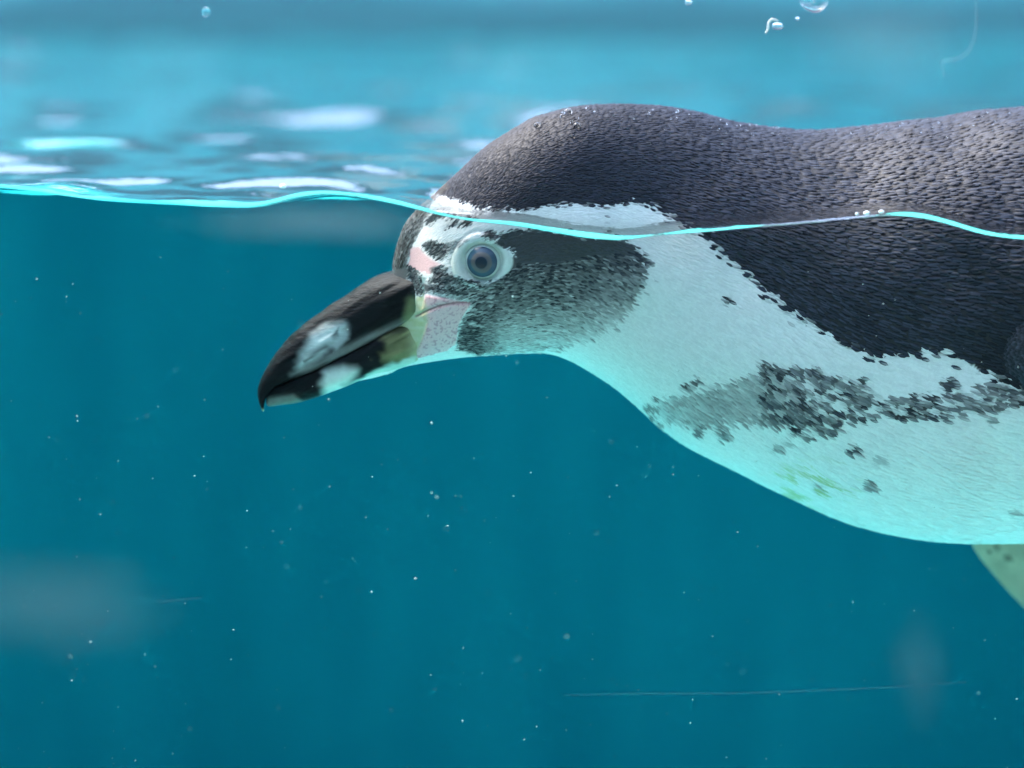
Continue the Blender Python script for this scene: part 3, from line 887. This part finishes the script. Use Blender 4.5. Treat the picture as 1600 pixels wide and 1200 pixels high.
# ---- tail and trailing feet (beyond the picture's edge)
def simple_loft(name, stations, c):
    K = catmull(stations, 10)
    cc_ = at(K[:, 0], K[:, 1], K[:, 2])
    t = np.linspace(0, 2 * np.pi, 32, endpoint=False)
    Gf = cc_[:, None] + np.array([0, -1.0, 0]) * (K[:, 3] / PPM)[:, None, None] * np.cos(t)[None, :, None] + np.array([0, 0, 1.0]) * (K[:, 4] / PPM)[:, None, None] * np.sin(t)[None, :, None]
    return close_loft(name, Gf, M_SKIN, penguin, np.tile(np.array(c), (Gf.shape[0] * 32, 1)))
simple_loft("tail", [(2760, 470, .112, 90, 60), (2880, 490, .112, 100, 26), (3020, 510, .112, 80, 12), (3100, 520, .112, 30, 5)], (0.02, 0.022, 0.028))
for yo in (.085, .139):
    simple_loft("foot", [(2600, 660, yo, 40, 40), (2720, 690, yo, 46, 30), (2830, 700, yo, 70, 16), (2930, 705, yo, 80, 9), (2970, 706, yo, 30, 4)], (0.06, 0.05, 0.05))

# ================================================================== SMALL THINGS
def ico(sub=0):
    t = (1 + 5 ** .5) / 2
    v = np.array([(-1, t, 0), (1, t, 0), (-1, -t, 0), (1, -t, 0), (0, -1, t), (0, 1, t), (0, -1, -t), (0, 1, -t), (t, 0, -1), (t, 0, 1), (-t, 0, -1), (-t, 0, 1)], float)
    f = np.array([(0, 11, 5), (0, 5, 1), (0, 1, 7), (0, 7, 10), (0, 10, 11), (1, 5, 9), (5, 11, 4), (11, 10, 2), (10, 7, 6), (7, 1, 8), (3, 9, 4), (3, 4, 2), (3, 2, 6), (3, 6, 8), (3, 8, 9), (4, 9, 5), (2, 4, 11), (6, 2, 10), (8, 6, 7), (9, 8, 1)])
    return v / np.linalg.norm(v[0]), f

M_SPECK, nt, out = new_mat("suspended_debris")
b = principled(nt, out, Roughness=0.8); b.inputs["Base Color"].default_value = (0.55, 0.62, 0.56, 1)
iv, if_ = ico()
def blobs(name, C, R, mat, squash=None):
    n_ = len(C)
    r = np.random.default_rng(len(C))
    V = C[:, None] + iv[None] * R[:, None, None] * r.uniform(.6, 1.35, (n_, 1, 3)) * (1 if squash is None else squash)
    Fa = (np.arange(n_) * 12)[:, None, None] + if_[None]
    return mesh_obj(name, V.reshape(-1, 3), Fa.reshape(-1, 3), mat)
sr = np.random.default_rng(77)
n_s = 750
Yd = 0.001 + 0.32 * sr.uniform(0, 1, n_s) ** 2.2
C = at(sr.uniform(-150, 1750, n_s), sr.uniform(400, 1300, n_s), Yd)
ok = C[:, 2] < -0.012
R = sr.lognormal(math.log(0.00013), 0.5, n_s).clip(0.00005, 0.0004)
C, R = C[ok], R[ok]
tag(blobs("suspended_specks", C, R, M_SPECK), "tiny pale specks drifting in the blue green water", "debris", kind="stuff")

exec_later = []
# droplets clinging to the inside of the glass above the water
def droplet(px, py, outline, depth, label, Y=-0.0005, group=None):
    """outline: radii (px) in polar steps starting to the right and turning down; a lens shaped drop"""
    n_ = 48
    a = np.linspace(0, 2 * np.pi, n_, endpoint=False)
    ra = np.interp(a, np.linspace(0, 2 * np.pi, len(outline) + 1), list(outline) + [outline[0]])
    k_ = np.exp(-0.5 * (np.arange(-4, 5) / 2.0) ** 2); k_ /= k_.sum()
    ra = np.convolve(np.concatenate([ra[-4:], ra, ra[:4]]), k_, 'valid')
    rings = [1.0, .97, .88, .72, .5, .25, .02]
    V = []
    for s in rings:
        hh = depth * math.sqrt(max(0, 1 - s ** 2))
        p = at(px + np.cos(a) * ra * s, py + np.sin(a) * ra * s, 0.0)
        p[:, 1] = Y + hh
        V.append(p)
    V = np.array(V)
    back = V[0].mean(0); back[1] = Y
    v = np.vstack([V.reshape(-1, 3), back[None], V[-1].mean(0)[None]])
    j_ = np.arange(n_)
    f0 = np.stack([np.full(n_, len(v) - 2), (j_ + 1) % n_, j_], -1)
    f1 = np.stack([np.full(n_, len(v) - 1), (len(rings) - 1) * n_ + j_, (len(rings) - 1) * n_ + (j_ + 1) % n_], -1)
    o = mesh_obj("water_droplet", v, [grid_faces(len(rings), n_, True), f0, f1], M_DROP)
    return tag(o, label, "droplet", group or "droplets on the glass")

droplet(1272, 2, [23, 20, 19, 18, 17, 20, 24, 22, 20, 18, 20, 23], 0.0026, "large round water droplet hanging on the glass above the penguin's back")
droplet(1214, 41, [11, 6, 5, 6, 9, 6, 5, 6], 0.0011, "flat water droplet on the glass beside the curled white fibre")
droplet(1246, 29, [4, 2.5, 3, 2.5, 4, 2.5, 2, 2.5], 0.0006, "tiny flat water droplet on the glass below the large droplet")
droplet(1076, 4, [6, 4, 4, 5, 6, 5, 4, 4], 0.0009, "small dark water droplet on the glass by the top edge of the water view")
droplet(322, 18, [8, 8, 9, 8, 7, 7, 7, 7], 0.00035, "faint round water droplet on the glass over the far wall")

M_FIBRE, nt, out = new_mat("white_fibre")
b = principled(nt, out, Roughness=0.6); b.inputs["Base Color"].default_value = (0.75, 0.76, 0.72, 1)
def tube(name, path, rad, mat, Y, label, cat, taper=0.5):
    K = catmull([(x, y, 0) for x, y in path], 10)
    p = at(K[:, 0], K[:, 1], Y)
    t = np.linspace(0, 2 * np.pi, 10, endpoint=False)
    tn = np.gradient(p, axis=0); tn /= np.linalg.norm(tn, axis=1, keepdims=True)
    side_ = np.cross(tn, [0, 1.0, 0])
    rr = rad / PPM * (1 - taper * np.abs(np.linspace(-1, 1, len(p))) ** 3)
    Gp = p[:, None] + side_[:, None] * (rr[:, None] * np.cos(t))[..., None] + np.array([0, 1.0, 0]) * (rr[:, None] * np.sin(t))[..., None]
    v = Gp.reshape(-1, 3)
    o = mesh_obj(name, np.vstack([v, p[:1], p[-1:]]), [grid_faces(len(p), 10, True)], mat)
    return tag(o, label, cat)
tube("fibre", [(1196, 52), (1200, 45), (1201, 36), (1205, 31), (1211, 31), (1216, 33)], 1.6, M_FIBRE, -0.0003, "curled white fibre stuck on the glass above the water", "fibre")

# beads of water on the wet back
def surf_point(px, py):
    dd = (PX - px) ** 2 + (PY - py) ** 2 + np.where(G[..., 1] > ym[:, None] + .004, 1e9, 0)
    i_ = np.unravel_index(np.argmin(dd), dd.shape)
    return G[i_], N[i_]
def bead(px, py, r, label):
    p, n_ = surf_point(px, py)
    u = np.linspace(0, np.pi, 9); w_ = np.linspace(0, 2 * np.pi, 16, endpoint=False)
    v = np.stack([np.sin(u)[:, None] * np.cos(w_), np.sin(u)[:, None] * np.sin(w_), np.cos(u)[:, None] * .7 + 0 * w_], -1).reshape(-1, 3) * r / PPM
    q = np.array(Vector(n_).to_track_quat('Z', 'Y').to_matrix())
    tag(mesh_obj("water_droplet", v @ q.T + p + n_ * (r * .35 + 1.0) / PPM, grid_faces(9, 16, True), M_DROP), label, "droplet", "droplets on the penguin")
bead(888, 179, 7, "plump water droplet on the crown of the penguin's head")
bead(878, 184, 4, "small water droplet beside the plump one on the penguin's crown")
bead(902, 201, 6, "water droplet on the dark feathers below the plump one on the crown")
bead(840, 197, 6, "dark looking water droplet on the front slope of the penguin's head")
bead(895, 216, 4, "lowest small water droplet on the dark side of the penguin's head")
br = np.random.default_rng(15)
bx = br.uniform(860, 1620, 90); by = np.interp(bx, [860, 985, 1080, 1290, 1440, 1620], [177, 164, 176, 205, 189, 168]) + br.exponential(14, 90)
Cb = []
for x, y in zip(bx, by):
    p, n_ = surf_point(x, y)
    Cb.append(p + n_ * 3.0 / PPM)
tag(blobs("water_beads", np.array(Cb), br.uniform(0.8, 1.8, 90) / PPM, M_DROP), "fine beads of water scattered along the penguin's wet back", "water beads", kind="stuff")

# air bubbles caught along the waterline on the glass
def bubble(px, py, r, label):
    c = at(px, py, 0.0012)
    u = np.linspace(0, np.pi, 10); w_ = np.linspace(0, 2 * np.pi, 18, endpoint=False)
    v = np.stack([np.sin(u)[:, None] * np.cos(w_) * 1.2, np.sin(u)[:, None] * np.sin(w_), np.cos(u)[:, None] * .8 + 0 * w_], -1).reshape(-1, 3) * r / PPM
    tag(mesh_obj("bubble", v + c, grid_faces(10, 18, True), M_FOAM), label, "bubble", "bubbles on the waterline")
M_FOAM, nt, out = new_mat("foam_white")
b = principled(nt, out, Roughness=0.15); b.inputs["Base Color"].default_value = (0.85, 0.87, 0.86, 1)
bubble(442, 291, 4.2, "single white bubble on the wave crest beyond the tip of the bill")
bubble(1354, 333, 4.0, "largest white bubble on the waterline along the penguin's back")
bubble(1377, 331, 3.4, "white bubble on the waterline where the wave rises over the penguin's back")
bubble(1339, 334, 2.4, "tiny bubble beside the largest one on the waterline at the penguin's back")

# reflections painted as thin grey films, and scratches, on the glass
def reflection(px, py, rx, ry, fac, label, seed):
    m, nt, out = new_mat("painted_reflection_film")
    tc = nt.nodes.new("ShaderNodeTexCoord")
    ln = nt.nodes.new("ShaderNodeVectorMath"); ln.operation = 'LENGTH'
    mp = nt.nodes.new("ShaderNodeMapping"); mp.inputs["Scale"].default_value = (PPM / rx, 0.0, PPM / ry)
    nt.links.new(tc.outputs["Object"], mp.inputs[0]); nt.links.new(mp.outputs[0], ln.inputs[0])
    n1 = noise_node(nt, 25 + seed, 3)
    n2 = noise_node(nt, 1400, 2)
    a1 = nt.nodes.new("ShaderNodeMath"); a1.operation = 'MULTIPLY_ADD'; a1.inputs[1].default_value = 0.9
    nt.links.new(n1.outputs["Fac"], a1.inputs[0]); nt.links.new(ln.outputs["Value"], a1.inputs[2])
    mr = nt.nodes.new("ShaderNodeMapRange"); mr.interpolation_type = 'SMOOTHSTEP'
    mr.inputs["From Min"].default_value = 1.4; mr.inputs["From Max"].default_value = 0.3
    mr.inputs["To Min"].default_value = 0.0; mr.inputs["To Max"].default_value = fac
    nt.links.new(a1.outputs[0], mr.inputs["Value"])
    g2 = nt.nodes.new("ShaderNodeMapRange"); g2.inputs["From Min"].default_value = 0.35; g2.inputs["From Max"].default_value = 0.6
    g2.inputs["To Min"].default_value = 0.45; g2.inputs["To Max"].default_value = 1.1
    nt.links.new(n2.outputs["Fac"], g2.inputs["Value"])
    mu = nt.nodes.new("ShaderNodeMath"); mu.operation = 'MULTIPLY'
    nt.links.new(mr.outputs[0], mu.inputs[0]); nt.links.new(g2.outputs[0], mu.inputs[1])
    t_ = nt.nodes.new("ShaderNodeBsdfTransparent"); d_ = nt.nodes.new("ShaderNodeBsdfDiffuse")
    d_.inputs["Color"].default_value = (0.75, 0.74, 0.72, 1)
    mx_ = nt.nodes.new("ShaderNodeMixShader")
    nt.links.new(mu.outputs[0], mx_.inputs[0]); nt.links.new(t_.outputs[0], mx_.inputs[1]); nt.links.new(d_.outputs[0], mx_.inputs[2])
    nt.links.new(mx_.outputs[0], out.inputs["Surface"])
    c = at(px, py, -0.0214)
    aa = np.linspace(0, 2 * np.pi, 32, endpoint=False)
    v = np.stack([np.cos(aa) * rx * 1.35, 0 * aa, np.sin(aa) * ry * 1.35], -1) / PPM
    o = mesh_obj("painted_reflection", np.vstack([v, [[0, 0, 0]]]), np.stack([np.arange(32), (np.arange(32) + 1) % 32, np.full(32, 32)], -1), m)
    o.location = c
    return tag(o, label, "reflection", "painted reflections on the glass")
reflection(80, 950, 230, 110, 0.12, "broad greyish painted reflection on the glass low down in the water view", 1)
reflection(500, 348, 260, 48, 0.22, "long grey painted reflection on the glass just under the waterline before the penguin's forehead", 4)
reflection(1435, 1050, 60, 120, 0.06, "upright narrow painted reflection on the glass below the far flipper", 7)
reflection(1385, 75, 170, 110, 0.16, "grey hazy painted reflection on the glass above the penguin's back", 10)
M_SCR, nt, out = new_mat("scratch")
t_ = nt.nodes.new("ShaderNodeBsdfTransparent"); d_ = nt.nodes.new("ShaderNodeBsdfDiffuse"); d_.inputs["Color"].default_value = (0.6, 0.62, 0.62, 1)
mx_ = nt.nodes.new("ShaderNodeMixShader"); mx_.inputs[0].default_value = 0.035
nt.links.new(t_.outputs[0], mx_.inputs[1]); nt.links.new(d_.outputs[0], mx_.inputs[2]); nt.links.new(mx_.outputs[0], out.inputs["Surface"])
tube("scratch", [(880, 1086), (1000, 1084), (1150, 1083), (1300, 1078), (1400, 1073), (1510, 1066)], 0.5, M_SCR, -0.0216, "long hairline scratch on the glass running under the belly", "scratch")
tube("scratch", [(245, 942), (275, 938), (315, 934)], 0.6, M_SCR, -0.0216, "short hairline scratch on the glass beside the broad painted reflection", "scratch")
tube("smear_trail", [(1525, -6), (1525, 40), (1518, 72), (1500, 90), (1474, 96), (1473, 108), (1476, 119)], 3.2, M_SCR, -0.0002, "pale dried drip trail curving down the glass above the back", "drip trail")
